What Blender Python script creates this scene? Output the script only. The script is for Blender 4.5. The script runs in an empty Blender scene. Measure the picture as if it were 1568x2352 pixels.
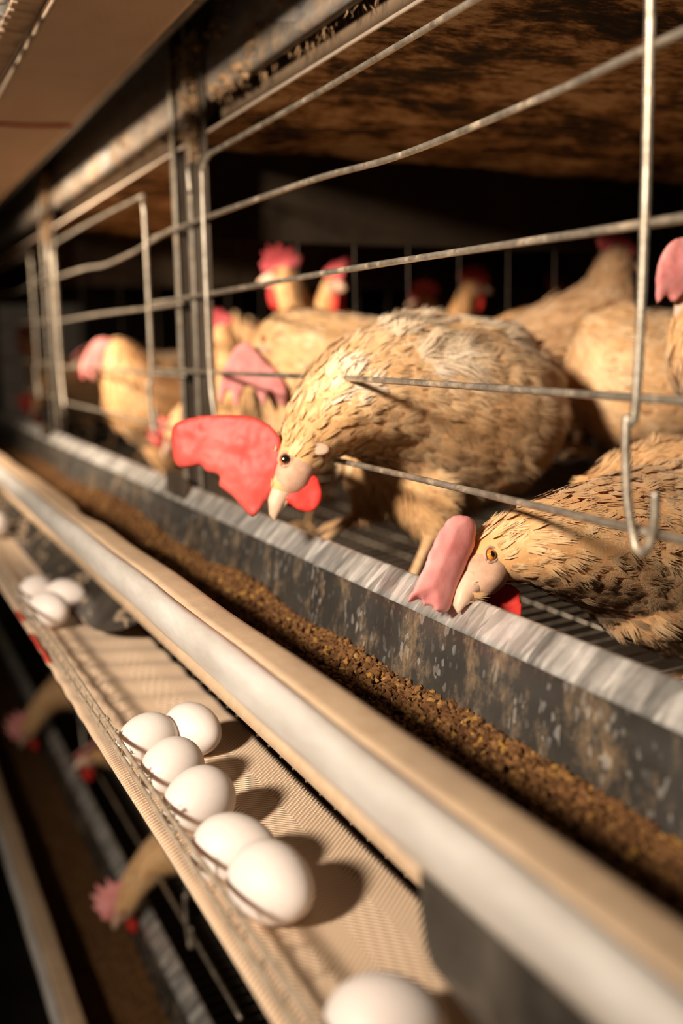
import bpy, bmesh, math, random
import numpy as np
from mathutils import Vector, Matrix, noise
from math import sin, cos, pi, radians, exp

random.seed(7); rng = np.random.default_rng(7)
scene = bpy.context.scene
COL = scene.collection
# ------------------------------------------------------------------ camera
YAW, PITCH, ROLL, FPX = 25.1, 9.4, -1.0, 2350.0
RM = (Matrix.Rotation(-radians(YAW), 3, 'Z') @ Matrix.Rotation(radians(90 - PITCH), 3, 'X') @ Matrix.Rotation(radians(ROLL), 3, 'Z'))
cd = bpy.data.cameras.new('camera'); cam = bpy.data.objects.new('camera', cd); COL.objects.link(cam)
cam.matrix_world = RM.to_4x4()
cd.sensor_fit = 'VERTICAL'; cd.sensor_height = 36; cd.sensor_width = 24; cd.lens = FPX / 2352 * 36
cd.clip_start = .01; cd.clip_end = 60
cd.dof.use_dof = True; cd.dof.focus_distance = .76; cd.dof.aperture_fstop = 2.8
scene.camera = cam
# ------------------------------------------------------------------ light
w = bpy.data.worlds.new('world'); scene.world = w; w.use_nodes = True
w.node_tree.nodes['Background'].inputs[0].default_value = (1, .72, .48, 1)
w.node_tree.nodes['Background'].inputs[1].default_value = .035
def lamp(name, loc, target, size, power, col, spread):
    l = bpy.data.lights.new(name, 'AREA'); l.shape = 'DISK'; l.size = size; l.spread = radians(spread); l.energy = power; l.color = col
    o = bpy.data.objects.new(name, l); COL.objects.link(o); o.location = loc
    o.rotation_euler = (Vector(target) - Vector(loc)).to_track_quat('-Z', 'Y').to_euler()
    return o
lamp('aisle_lamp', (-1.08, -.12, .60), (.45, .92, .05), .20, 15.5, (1, .84, .68), 64)
lamp('added_hen_fill', (-.60, 1.85, .42), (1.0, 2.0, .06), .12, 15, (1, .80, .60), 76)  # added fill light that brightens the hens beyond the partition
scene.view_settings.view_transform = 'Standard'; scene.view_settings.look = 'None'
scene.view_settings.exposure = -.38; scene.view_settings.gamma = 1.0; scene.view_settings.use_curve_mapping = False

def at(px, py, depth):
    """world point seen at a photograph pixel, at a distance along the viewing axis"""
    return RM @ Vector(((px - 784) / FPX * depth, -(py - 1176) / FPX * depth, -depth))

# ------------------------------------------------------------------ helpers
def tag(o, label=None, cat=None, group=None, kind=None):
    if label: o['label'] = label
    if cat: o['category'] = cat
    if group: o['group'] = group
    if kind: o['kind'] = kind
    return o
def empty(name, loc=(0, 0, 0), rz=0, scale=1):
    o = bpy.data.objects.new(name, None); COL.objects.link(o); o.location = loc; o.rotation_euler = (0, 0, rz); o.scale = (scale,) * 3
    o.empty_display_size = .05
    return o
def link(name, me, mat=None, parent=None, smooth=True):
    o = bpy.data.objects.new(name, me); COL.objects.link(o)
    if mat and not me.materials: me.materials.append(mat)
    if smooth and len(me.polygons): me.polygons.foreach_set('use_smooth', [True] * len(me.polygons))
    if parent:
        o.parent = parent
        bpy.context.view_layer.update() if False else None
    return o
def mesh(name, v, f):
    me = bpy.data.meshes.new(name); me.from_pydata([tuple(p) for p in v], [], f); me.update(); return me
def bm_mesh(name, bm):
    me = bpy.data.meshes.new(name); bm.to_mesh(me); bm.free(); return me
def copy_tree(o, parent=None):
    c = o.copy(); COL.objects.link(c); c.parent = parent
    for ch in list(o.children): copy_tree(ch, c)
    return c
def catmull(pts, n):
    P = np.array(pts, float)
    P = np.vstack([2 * P[0] - P[1], P, 2 * P[-1] - P[-2]]); out = []
    for i in range(1, len(P) - 2):
        for t in np.linspace(0, 1, n, endpoint=False):
            a, b, c, d = P[i - 1], P[i], P[i + 1], P[i + 2]
            out.append(.5 * (2 * b + (c - a) * t + (2 * a - 5 * b + 4 * c - d) * t * t + (3 * b - a - 3 * c + d) * t ** 3))
    out.append(P[-2]); return np.array(out)
def tube_data(pts, r, sides=8, cap=True, base=0):
    P = [Vector(p) for p in pts]; n = len(P)
    rr = r if hasattr(r, '__len__') else [r] * n
    v, f = [], []
    t0 = (P[1] - P[0]).normalized()
    ref = Vector((0, 0, 1)) if abs(t0.z) < .9 else Vector((1, 0, 0))
    nn = t0.cross(ref).normalized()
    for i in range(n):
        t = (P[min(i + 1, n - 1)] - P[max(i - 1, 0)]).normalized()
        nn = (nn - t * nn.dot(t)).normalized(); b = t.cross(nn)
        for k in range(sides):
            a = 2 * pi * k / sides
            v.append(P[i] + (nn * cos(a) + b * sin(a)) * rr[i])
    for i in range(n - 1):
        for k in range(sides):
            k2 = (k + 1) % sides
            f.append((base + i * sides + k, base + i * sides + k2, base + (i + 1) * sides + k2, base + (i + 1) * sides + k))
    if cap:
        f.append(tuple(base + k for k in reversed(range(sides)))); f.append(tuple(base + (n - 1) * sides + k for k in range(sides)))
    return v, f
def tube(name, pts, r, mat, parent=None, sides=8):
    return link(name, mesh(name, *tube_data(pts, r, sides)), mat, parent)
def tubes(name, lst, mat, parent=None, sides=6):
    V, Fc = [], []
    for pts, r in lst:
        v, f = tube_data(pts, r, sides, base=len(V)); V += v; Fc += f
    return link(name, mesh(name, V, Fc), mat, parent)
def box(name, lo, hi, mat, parent=None, bev=.0008):
    bm = bmesh.new(); bmesh.ops.create_cube(bm, size=1)
    for v in bm.verts:
        v.co = Vector([lo[i] + (v.co[i] + .5) * (hi[i] - lo[i]) for i in range(3)])
    if bev: bmesh.ops.bevel(bm, geom=bm.edges[:], offset=bev, segments=1, affect='EDGES')
    return link(name, bm_mesh(name, bm), mat, parent, smooth=False)
def extrude_profile(name, prof, ys, mat, parent=None, thick=.0014, fn=None, off=(0, 0)):
    v, f = [], []; n = len(prof)
    for y in ys:
        for j, (x, z) in enumerate(prof):
            if fn: x, z = fn(x, z, y, j)
            v.append((x + off[0], y, z + off[1]))
    for i in range(len(ys) - 1):
        for j in range(n - 1):
            f.append((i * n + j, i * n + j + 1, (i + 1) * n + j + 1, (i + 1) * n + j))
    o = link(name, mesh(name, v, f), mat, parent)
    if thick:
        m = o.modifiers.new('thickness', 'SOLIDIFY'); m.thickness = thick; m.offset = 0
    return o
def evaluated(me, mods):
    o = bpy.data.objects.new('tmp', me); COL.objects.link(o)
    for kind, kw in mods:
        m = o.modifiers.new(kind, kind)
        for k, val in kw.items(): setattr(m, k, val)
    dg = bpy.context.evaluated_depsgraph_get(); dg.update()
    r = bpy.data.meshes.new_from_object(o.evaluated_get(dg))
    bpy.data.objects.remove(o); bpy.data.meshes.remove(me)
    r.materials.clear()
    return r
def organic(bm, voxel, smooth=6, fac=.5):
    return evaluated(bm_mesh('o', bm), [('REMESH', dict(mode='VOXEL', voxel_size=voxel)), ('SMOOTH', dict(iterations=smooth, factor=fac))])

# ------------------------------------------------------------------ materials
class NT:
    def __init__(s, name):
        s.m = bpy.data.materials.new(name); s.m.use_nodes = True; s.t = s.m.node_tree
        s.b = s.t.nodes['Principled BSDF']; s.l = s.t.links
        s.geo = None
    def n(s, ty, **kw):
        nd = s.t.nodes.new(ty)
        for k, v in kw.items():
            if k.startswith('i_'):
                key = k[2:]; key = int(key) if key.isdigit() else key
                if hasattr(v, 'is_output'): s.l.new(v, nd.inputs[key])
                else: nd.inputs[key].default_value = v
            else: setattr(nd, k, v)
        return nd
    def coord(s, kind='Object'):
        if not s.geo: s.geo = s.n('ShaderNodeTexCoord')
        return s.geo.outputs[kind]
    def map(s, scale=(1, 1, 1), rot=(0, 0, 0)):
        m = s.n('ShaderNodeMapping', i_Vector=s.coord()); m.inputs['Scale'].default_value = scale; m.inputs['Rotation'].default_value = rot
        return m.outputs[0]
    def noise(s, scale, detail=4, rough=.6, vec=None, out=0):
        return s.n('ShaderNodeTexNoise', i_Scale=scale, i_Detail=detail, i_Roughness=rough, i_Vector=vec or s.coord()).outputs[out]
    def vor(s, scale, vec=None, out='Color', feature='F1'):
        return s.n('ShaderNodeTexVoronoi', feature=feature, i_Scale=scale, i_Vector=vec or s.coord()).outputs[out]
    def ramp(s, fac, stops, interp='LINEAR'):
        r = s.n('ShaderNodeValToRGB', i_Fac=fac); cr = r.color_ramp; cr.interpolation = interp
        while len(cr.elements) < len(stops): cr.elements.new(.5)
        for e, (p, c) in zip(cr.elements, stops):
            e.position = p; e.color = (c, c, c, 1) if isinstance(c, (int, float)) else (*c, 1)
        return r.outputs[0]
    def mix(s, fac, a, b, blend='MIX'):
        nd = s.n('ShaderNodeMix', data_type='RGBA', blend_type=blend)
        for i, v in ((0, fac), (6, a), (7, b)):
            if hasattr(v, 'is_output'): s.l.new(v, nd.inputs[i])
            else: nd.inputs[i].default_value = (*v, 1) if isinstance(v, tuple) else v
        return nd.outputs[2]
    def math(s, op, a, b=0, c=None):
        nd = s.n('ShaderNodeMath', operation=op)
        for i, v in enumerate((a, b, c)):
            if v is None: continue
            if hasattr(v, 'is_output'): s.l.new(v, nd.inputs[i])
            else: nd.inputs[i].default_value = v
        return nd.outputs[0]
    def set(s, **kw):
        for k, v in kw.items():
            key = {'color': 'Base Color', 'metal': 'Metallic', 'rough': 'Roughness', 'sss': 'Subsurface Weight', 'spec': 'Specular IOR Level', 'trans': 'Transmission Weight', 'alpha': 'Alpha', 'sheen': 'Sheen Weight', 'coat': 'Coat Weight'}[k]
            if hasattr(v, 'is_output'): s.l.new(v, s.b.inputs[key])
            else: s.b.inputs[key].default_value = (*v, 1) if isinstance(v, tuple) else v
        return s
    def bump(s, h, strength=.5, dist=.001):
        b = s.n('ShaderNodeBump', i_Height=h, i_Strength=strength, i_Distance=dist); s.l.new(b.outputs[0], s.b.inputs['Normal']); return s
    def sssr(s, rad, scale):
        s.b.inputs['Subsurface Radius'].default_value = rad; s.b.inputs['Subsurface Scale'].default_value = scale; return s

def galv(name, dust=.35, bright=1.0, streak=(1, 1, 1), spangle=90, rough=.42, metal=.85):
    t = NT(name)
    v1 = t.vor(spangle, vec=t.map(streak)); v2 = t.vor(spangle * 2.1, vec=t.map(streak))
    sp = t.mix(.4, t.n('ShaderNodeRGBToBW', i_Color=v1).outputs[0], t.n('ShaderNodeRGBToBW', i_Color=v2).outputs[0])
    g = t.ramp(sp, [(.15, (.16 * bright, .155 * bright, .145 * bright)), (.55, (.34 * bright, .33 * bright, .31 * bright)), (.85, (.62 * bright, .6 * bright, .57 * bright))])
    d = t.ramp(t.noise(24, 8, .7), [(.5 - dust * .3, 0.0), (.78 - dust * .3, 1.0)])
    dc = t.mix(t.noise(180, 3), (.24, .15, .075), (.38, .26, .15))
    t.set(color=t.mix(t.math('MULTIPLY', d, min(1, dust * 1.9)), g, dc))
    t.set(metal=t.math('MULTIPLY', t.math('SUBTRACT', 1, t.math('MULTIPLY', d, .9)), metal))
    t.set(rough=t.math('ADD', t.math('MULTIPLY', sp, .22), rough - .1)); t.bump(t.mix(.5, sp, t.noise(300, 3)), .25, .0006)
    return t.m
M = {}
M['trough'] = galv('galvanised_trough', .40, .42, (1, 1, .6), 75, .42, .95)
def trough_wall():
    t = NT('spangled_trough_wall')
    v = t.n('ShaderNodeRGBToBW', i_Color=t.vor(300, vec=t.map((1, 1, .55)))).outputs[0]
    fl = t.math('MULTIPLY', t.ramp(v, [(.77, 0.0), (.83, .8)]), t.ramp(t.noise(20, 3), [(.45, 0.0), (.6, 1.0)]))
    base = t.ramp(t.noise(14, 7, .65, vec=t.map((1, 1, .5))), [(.3, (.085, .078, .068)), (.7, (.17, .158, .14))])  # base darkened for the dark surroundings the wall mirrors
    c = t.mix(fl, base, (.62, .6, .56))
    d = t.ramp(t.noise(34, 8, .75, vec=t.map((1, 1, .6))), [(.50, 0.0), (.66, .75)])
    t.set(color=t.mix(d, c, (.30, .19, .09)), metal=t.math('SUBTRACT', .8, t.math('MULTIPLY', d, .8)), rough=.46); t.bump(t.noise(160, 5, .7), .25, .0006)
    return t.m
M['trough'] = trough_wall()
M['strip'] = galv('galvanised_rim_strip', .12, 1.55, (.25, 1.6, .25), 62, .40, .6)  # base brightened for the light the tilted strip catches
M['beam'] = galv('galvanised_beam', .46, .62, (1, .3, 1), 40, .55, .4)
def dusty_rim():
    t = NT('dusty_rim_metal')
    # settled dust lies on the upward faces of the rim
    nz = t.n('ShaderNodeSeparateXYZ', i_Vector=t.n('ShaderNodeNewGeometry').outputs['Normal']).outputs[0]
    d = t.ramp(t.noise(14, 8, .65), [(.2, 0.0), (.5, 1.0)])
    dc = t.ramp(t.noise(60, 6, .7), [(.3, (.52, .35, .20)), (.7, (.70, .50, .31))])
    dc = t.mix(t.ramp(t.noise(9, 3), [(.45, 0.0), (.75, .5)]), dc, (.36, .25, .16))
    g = t.ramp(t.vor(80, vec=t.map((1, .4, 1)), out='Distance'), [(.0, (.66, .62, .56)), (.8, (.5, .47, .42))])
    wear = t.ramp(nz, [(.15, 0.0), (.55, 1.0)])
    t.set(color=t.mix(.86, g, dc), metal=.05, rough=.6, spec=.5); t.bump(t.noise(420, 5, .7), .35, .0006)
    return t.m
M['rim'] = dusty_rim()
def highlit_roll():
    t = NT('highlit_rim_roll')
    c = t.ramp(t.noise(40, 6, .7, vec=t.map((1, .25, 1))), [(.3, (.64, .59, .52)), (.7, (.90, .87, .82))])  # near-white base puts the ridge highlight into the colour
    t.set(color=c, metal=.35, rough=.42, spec=.6); t.bump(t.noise(120, 4), .2, .0006); return t.m
M['roll'] = highlit_roll()
def wire_mat(name='galvanised_wire', dusty=.4):
    t = NT(name)
    c = t.ramp(t.noise(60, 5, .65, vec=t.map((1, 1, 1))), [(.3, (.24, .205, .16)), (.6, (.52, .46, .37))])
    r = t.ramp(t.noise(34, 6, .7), [(.52, 0.0), (.66, 1.0)])
    col = t.mix(t.math('MULTIPLY', r, dusty), c, (.42, .27, .13))
    t.set(color=col, metal=t.math('SUBTRACT', .75, t.math('MULTIPLY', r, .6)), rough=.42); t.bump(t.noise(500, 4), .5, .0006); return t.m
M['wire'] = wire_mat(); M['dirtywire'] = wire_mat('dusty_wire', 1.0); M['railwire'] = None
def plain(name, c1, c2, scale=40, rough=.8, metal=0.0, bump=.3, spec=.3, dist=.001):
    t = NT(name); n_ = t.noise(scale, 6, .65)
    t.set(color=t.ramp(n_, [(.3, c1), (.7, c2)]), rough=rough, metal=metal, spec=spec)
    if bump: t.bump(t.noise(scale * 4, 5, .65), bump, dist)
    return t.m
M['railwire'] = plain('dust_coated_rail_wire', (.26, .20, .14), (.48, .39, .29), 90, .8, .1)
M['post'] = plain('dusty_galvanised_post', (.055, .040, .027), (.11, .085, .062), 22, .55, .35)
M['dust'] = plain('brown_dust', (.20, .115, .055), (.40, .25, .13), 60, .95)
M['greydust'] = plain('grey_dust', (.14, .11, .085), (.44, .34, .23), 160, .95)
M['panel'] = plain('grimy_partition_panel', (.016, .011, .007), (.034, .023, .014), 9, .95, 0, .3, .08)
M['ceiledge'] = plain('pale_tray_edge', (.62, .48, .36), (.78, .64, .5), 60, .6)
M['trayface'] = plain('brown_tray_face', (.13, .085, .05), (.19, .13, .08), 20, .7)
M['dark'] = plain('very_dark_brown', (.025, .017, .011), (.06, .04, .025), 12, .9)  # very dark brown for rear wall, slot backing, tray tops, channel backs
M['concrete'] = plain('aisle_concrete', (.03, .025, .02), (.06, .05, .04), 6, .9)
def ceil_mat():
    t = NT('manure_stained_tray')
    big = t.noise(7, 9, .72, vec=t.map((1.0, 1.4, 1)))
    fine = t.noise(38, 10, .72, vec=t.map((1, 2.2, 1)))
    c = t.ramp(t.mix(.42, big, fine), [(.40, (.010, .007, .005)), (.455, (.06, .03, .012)), (.495, (.28, .14, .05)), (.53, (.55, .34, .16)), (.60, (.78, .57, .35))])
    t.set(color=c, rough=.85, spec=.25); t.bump(t.mix(.5, fine, t.noise(150, 6, .7)), .9, .006); return t.m
M['ceil'] = ceil_mat()
def egg_mat():
    t = NT('white_eggshell')
    t.set(color=t.ramp(t.noise(30, 4), [(.3, (.73, .655, .61)), (.7, (.80, .735, .69))]), rough=.48, sss=.25, spec=.35).sssr((.012, .006, .004), 1.0)
    t.bump(t.noise(1800, 2), .12, .0003); return t.m
M['egg'] = egg_mat()
def belt_mat():
    t = NT('woven_egg_belt')
    s = t.n('ShaderNodeSeparateXYZ', i_Vector=t.coord()); x, y = s.outputs[0], s.outputs[1]
    W = .052                                              # width of one chevron column pair
    tri = t.math('PINGPONG', t.math('ADD', x, 1.0), W / 2)
    ph = t.math('MULTIPLY', t.math('ADD', y, t.math('MULTIPLY', tri, -.95)), 2 * pi / .0042)
    rib = t.math('MULTIPLY_ADD', t.math('SINE', ph), .5, .5)
    thr = t.math('MULTIPLY_ADD', t.math('SINE', t.math('MULTIPLY', t.math('ADD', x, t.math('MULTIPLY', y, .55)), 2 * pi / .0028)), .5, .5)
    h = t.math('ADD', t.math('MULTIPLY', rib, .75), t.math('MULTIPLY', t.math('MULTIPLY', rib, thr), .35))
    c = t.ramp(rib, [(.05, (.56, .36, .20)), (.45, (.76, .54, .35)), (.9, (.92, .74, .56))])
    c = t.mix(t.ramp(t.noise(16, 5), [(.4, 0.0), (.75, .35)]), c, (.58, .38, .22))
    t.set(color=c, rough=.72, spec=.25, sheen=.1); t.bump(h, .7, .0011); return t.m
M['belt'] = belt_mat()
M['red'] = plain('red_stitching', (.42, .03, .02), (.6, .06, .035), 60, .7)
M['whiteplastic'] = plain('white_plastic', (.75, .7, .63), (.85, .8, .74), 40, .45)
M['slat'] = plain('dusty_beige_slat', (.52, .37, .24), (.68, .50, .34), 60, .8)
def flap_mat(name, lines):
    t = NT(name)
    n_ = t.math('ABSOLUTE', t.math('SUBTRACT', t.noise(13, 3, .55, vec=t.map((1, .45, 1))), .5))
    ln = t.math('MULTIPLY', t.ramp(n_, [(.0, 1.0), (.022, 0.0)]), lines)
    c = t.mix(ln, t.ramp(t.noise(22, 5), [(.35, (.035, .030, .025)), (.7, (.10, .085, .068))]), (.42, .31, .21))  # dark base stands in for dark reflections in the clear sheet
    t.set(color=c, rough=.25, spec=.5, trans=t.math('MULTIPLY', t.math('SUBTRACT', 1, ln), .12)); t.b.inputs['IOR'].default_value = 1.3; t.bump(t.noise(60, 4), .15, .001); return t.m
M['flap'] = flap_mat('scratched_clear_plastic', 1.0); M['flapdark'] = flap_mat('darkened_clear_plastic', .12)
def plumage_mat(name, a, b, c):
    t = NT(name)
    at_ = t.n('ShaderNodeAttribute', attribute_name='tone').outputs['Fac']
    f = t.math('ADD', t.math('MULTIPLY', at_, .65), t.math('MULTIPLY', t.noise(11, 5, .6), .55))
    t.set(color=t.ramp(f, [(.25, a), (.55, b), (.9, c)]), rough=.62, sheen=.25, spec=.25)
    t.b.inputs['Sheen Tint'].default_value = (1, .85, .65, 1)
    t.bump(t.noise(420, 4, .6), .35, .0009)
    return t.m
M['cream'] = plumage_mat('cream_plumage', (.45, .22, .08), (.70, .42, .19), (.90, .69, .43))
M['buff'] = plumage_mat('buff_plumage', (.40, .19, .065), (.66, .37, .155), (.86, .62, .36))
M['fluff'] = plumage_mat('pale_loose_feathers', (.62, .42, .23), (.82, .64, .42), (.94, .82, .65))
M['tan'] = plumage_mat('tan_plumage', (.30, .15, .06), (.50, .29, .14), (.70, .50, .31))
def flesh(name, c1, c2, rough=.55, sss=.35, scale=60):
    t = NT(name); t.set(color=t.ramp(t.noise(scale, 5, .6), [(.3, c1), (.7, c2)]), rough=rough, sss=sss, spec=.28).sssr((.010, .003, .002), .8)
    t.bump(t.noise(scale * 9, 4, .6), .3, .0006); return t.m
M['combred'] = flesh('red_comb', (.40, .026, .018), (.52, .10, .08), .5, .16, 12)
M['combpink'] = flesh('pink_comb', (.68, .22, .21), (.80, .36, .33))
M['combdark'] = flesh('dark_red_comb', (.34, .045, .06), (.52, .10, .11))
M['wattle'] = flesh('red_wattle', (.52, .025, .018), (.66, .05, .035))
M['skin'] = flesh('bare_face_skin', (.44, .25, .16), (.60, .38, .265), .7, .15, 120)
M['lobe'] = flesh('pale_ear_lobe', (.42, .26, .175), (.52, .35, .25), .8, .1)
M['beak'] = flesh('horn_beak', (.58, .36, .24), (.70, .50, .38), .4, .1)
M['shank'] = flesh('yellow_shank', (.46, .26, .12), (.62, .40, .22), .55, .1, 150)
M['iris'] = plain('orange_iris', (.55, .16, .02), (.75, .28, .04), 300, .12, 0, 0, .6)
M['pupil'] = plain('black_pupil', (.006, .005, .004), (.01, .008, .006), 50, .06, 0, 0, .7)
def feed_mat():
    t = NT('feed_crumble')
    a = t.n('ShaderNodeAttribute', attribute_name='tone').outputs['Fac']
    t.set(color=t.ramp(a, [(.0, (.07, .030, .011)), (.4, (.135, .062, .022)), (.9, (.20, .10, .037)), (.96, (.32, .17, .035)), (1., (.34, .20, .07))]), rough=.9, spec=.2)
    t.bump(t.noise(900, 3), .5, .0008); return t.m
M['feed'] = feed_mat()
def feedbed_mat():
    t = NT('feed_bed'); v = t.vor(260)
    f = t.n('ShaderNodeRGBToBW', i_Color=v).outputs[0]
    t.set(color=t.ramp(f, [(.1, (.06, .028, .010)), (.5, (.125, .058, .021)), (.9, (.19, .10, .037))]), rough=.95, spec=.15)
    t.bump(t.vor(260, out='Distance'), 1.0, .003); return t.m
M['feedbed'] = feedbed_mat()

# ------------------------------------------------------------------ setting
Y0, Y1 = .02, 6.0
D = .39                                                   # plane of the cage fronts
def setting():
    fl = box('floor', (-1.6, -.8, -1.42), (2.6, 9, -1.40), M['concrete'], bev=0); tag(fl, 'grey concrete aisle floor below the cages', 'floor', kind='structure')
    wl = box('wall_back', (1.78, -.8, -1.40), (1.80, 9, 1.3), M['dark'], bev=0); tag(wl, 'dark rear partition behind the cages', 'wall', kind='structure')
setting()

# ------------------------------------------------------------------ feed troughs
ROLL = [(.2140, -.2290), (.2070, -.2262), (.2015, -.2215), (.1978, -.2145), (.1962, -.2070), (.1966, -.2008), (.1990, -.1962), (.2035, -.1938), (.2085, -.1930)]
FLANGE = [(.2085, -.1930), (.2155, -.1929), (.2230, -.1931), (.2305, -.1936), (.2350, -.1946), (.2372, -.1968), (.2380, -.2020)]
CHANNEL = [(.2380, -.202), (.2405, -.225), (.2445, -.248), (.2540, -.2740), (.2700, -.2880), (.300, -.297), (.336, -.298), (.346, -.292), (.3515, -.280), (.3535, -.268), (.3520, -.262), (.3560, -.250), (.3615, -.222), (.3655, -.200)]
SKIRT = [(.2505, -.2885), (.2530, -.2820), (.2560, -.2765)]
STRIP = [(.3655, -.200), (.3690, -.1960), (.3790, -.1865), (.3835, -.1825), (.3862, -.1820), (.3880, -.1840), (.3880, -.196)]
def frange(a, b, s): return list(np.arange(a, b + s * .5, s))
def trough(label, off=(0, 0), dent=True, step=.025):
    root = empty('feed_trough', (0, 0, 0)); tag(root, label, 'trough', 'feed troughs')
    def fn_fl(x, z, y, j):
        k = j / (len(FLANGE) - 1)
        if dent: x -= .014 * k * exp(-((y - 1.20) / .06) ** 2) - .004 * k * exp(-((y - 1.5) / .2) ** 2); z += .002 * exp(-((y - 1.2) / .1) ** 2) * k
        return x + k * .0008 * sin(y * 17), z + .0006 * sin(y * 23 + 1)
    def fn_ro(x, z, y, j):
        return x + .0005 * sin(y * 31), z + .0006 * sin(y * 23 + 1) * j / 8
    def fn_st(x, z, y, j):
        s_ = noise.noise((y * 55, j * .7, off[1] * 9)); k = sin(min(1, j / 3) * pi)
        return x + .0007 * s_ * k, z - .0007 * s_ * k
    ys = frange(Y0, Y1, step)
    extrude_profile('front_rim_roll', ROLL, ys, M['roll'], root, fn=fn_ro, off=off)
    extrude_profile('front_rim_flange', FLANGE, ys, M['rim'], root, fn=fn_fl, off=off)
    extrude_profile('channel', CHANNEL, ys, M['trough'], root, off=off)
    extrude_profile('lower_skirt', SKIRT, ys, M['rim'], root, off=off)
    extrude_profile('back_rim', STRIP, frange(Y0, 2.4, .006) + frange(2.45, Y1, .05), M['strip'], root, fn=fn_st, off=off)
    return root
T0 = trough('long galvanised feed trough with dusty rolled front rim in the middle tier')
bm = bmesh.new(); bmesh.ops.create_uvsphere(bm, u_segments=16, v_segments=10, radius=.0052)
for v in bm.verts: v.co = Vector((v.co.x * .6, v.co.y, v.co.z)) + Vector((.2165, .405, -.2330))
link('rim_bolt', bm_mesh('rim_bolt', bm), M['whiteplastic'], T0)
trough('dim feed trough of the tier below, under the egg belt', (-.025, -.72), False, .06)
trough('feed trough of the tier above, over the cage fronts', (-.004, .625), False, .1)

# ------------------------------------------------------------------ feed
def feed_z(x, y):
    m = .010 * exp(-((y - .98) / .09) ** 2) + .016 * exp(-((y - 1.55) / .2) ** 2) + .01 * exp(-((y - 2.3) / .3) ** 2)
    return -.2545 + m * (max(x, .29) - .29) / .06 + (x - .325) * .12 + .004 * noise.noise((x * 30, y * 12, 0)) + .002 * noise.noise((x * 90, y * 90, 3))
def feed(label, off, crumbs):
    root = empty('feed_crumble', (0, 0, 0)); tag(root, label, 'feed', kind='stuff')
    xs = np.linspace(.250, .3555, 12); ys = frange(.05, 5.9, .02); v, f = [], []
    for y in ys:
        for x in xs: v.append((x + off[0], y, feed_z(x, y) + off[1] - (.002 if crumbs else 0)))
    n = len(xs)
    for i in range(len(ys) - 1):
        for j in range(n - 1): f.append((i * n + j, i * n + j + 1, (i + 1) * n + j + 1, (i + 1) * n + j))
    tag(link('feed_bed', mesh('feed_bed', v, f), M['feedbed'], root), kind='stuff')
    if not crumbs: return
    bm = bmesh.new(); bmesh.ops.create_icosphere(bm, subdivisions=1, radius=1)
    bm.verts.ensure_lookup_table(); bv = np.array([v.co for v in bm.verts]); bf = np.array([[q.index for q in p.verts] for p in bm.faces]); bm.free()
    cnt = crumbs; V = np.zeros((cnt, len(bv), 3)); T = np.zeros((cnt, len(bv)))
    for i in range(cnt):
        y = .28 + (1.9 - .28) * rng.random() ** 1.5; x = .299 + .0555 * rng.random()
        r = rng.uniform(.0014, .0031)
        s = r * rng.uniform(.65, 1.35, 3); q = bv * s * (1 + .28 * rng.standard_normal((len(bv), 1)))
        a, b = rng.uniform(0, 6.28, 2); A = np.array(Matrix.Rotation(a, 3, 'Z') @ Matrix.Rotation(b, 3, 'X'))
        V[i] = q @ A.T + (x, y, feed_z(x, y) + rng.uniform(-.001, .0028)); T[i] = rng.random()
    me = bpy.data.meshes.new('feed_crumbs'); V = V.reshape(-1, 3)
    Fc = (bf[None] + (np.arange(cnt) * len(bv))[:, None, None]).reshape(-1, 3)
    me.from_pydata(V.tolist(), [], Fc.tolist())
    a = me.attributes.new('tone', 'FLOAT', 'POINT'); a.data.foreach_set('value', T.ravel().astype(np.float32))
    tag(link('feed_crumbs', me, M['feed'], root, smooth=False), kind='stuff')
feed('brown crumbly feed with yellow maize bits lying in the middle trough', (0, 0), 11000)
feed('brown feed lying in the dim lower trough', (-.025, -.72), 0)

# ------------------------------------------------------------------ egg belts, rails, floors
BZ = -.322
def belt_z(x, y):
    rip = .0015 * exp(-((y - 1.0) / .16) ** 2) * sin((y + (x - .2) * .55) * 2 * pi / .055 + 1.5 * sin(x * 18))
    wav = .0022 * sin(y * 9 + x * 22) * (1 if y < .9 else .5)
    return BZ + rip + wav * .55 + .0025 * max(0, (.170 - x) / .016) - .0015 * exp(-((x - .215) / .03) ** 2)
def belt(label, off=(0, 0), x0=.154, x1=.275, seam=None, flat=False):
    root = empty('egg_belt', (0, 0, 0)); tag(root, label, 'conveyor belt', 'egg belts')
    xs = np.linspace(x0, x1, 22); ys = frange(.05, 2.2, .008) + frange(2.25, 5.9, .05); v, f = [], []; n = len(xs)
    for y in ys:
        for x in xs: v.append((x + off[0], y, (BZ if flat else belt_z(x, y)) + off[1]))
    for i in range(len(ys) - 1):
        for j in range(n - 1): f.append((i * n + j, i * n + j + 1, (i + 1) * n + j + 1, (i + 1) * n + j))
    o = link('webbing', mesh('webbing', v, f), M['belt'], root); m = o.modifiers.new('t', 'SOLIDIFY'); m.thickness = .0018; m.offset = -1
    if seam:
        for (ya, xa, yb, xb, hh) in seam:
            pts = [(xa + (xb - xa) * t + off[0], ya + (yb - ya) * t, belt_z(xa + (xb - xa) * t, ya + (yb - ya) * t) + off[1] + hh) for t in np.linspace(0, 1, 12)]
            tube('red_seam', pts, .0022, M['red'], root, 6)
    return root
belt('cream herringbone egg belt carrying the white eggs', seam=[(1.225, .1555, 1.27, .1545, .001), (1.05, .1555, 1.16, .1545, .001)])
belt('underside of the egg belt of the tier above, shaded brown', (.029, .622), x1=.268, seam=[(1.49, .160, 1.47, .267, -.0035)], flat=True)

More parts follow.
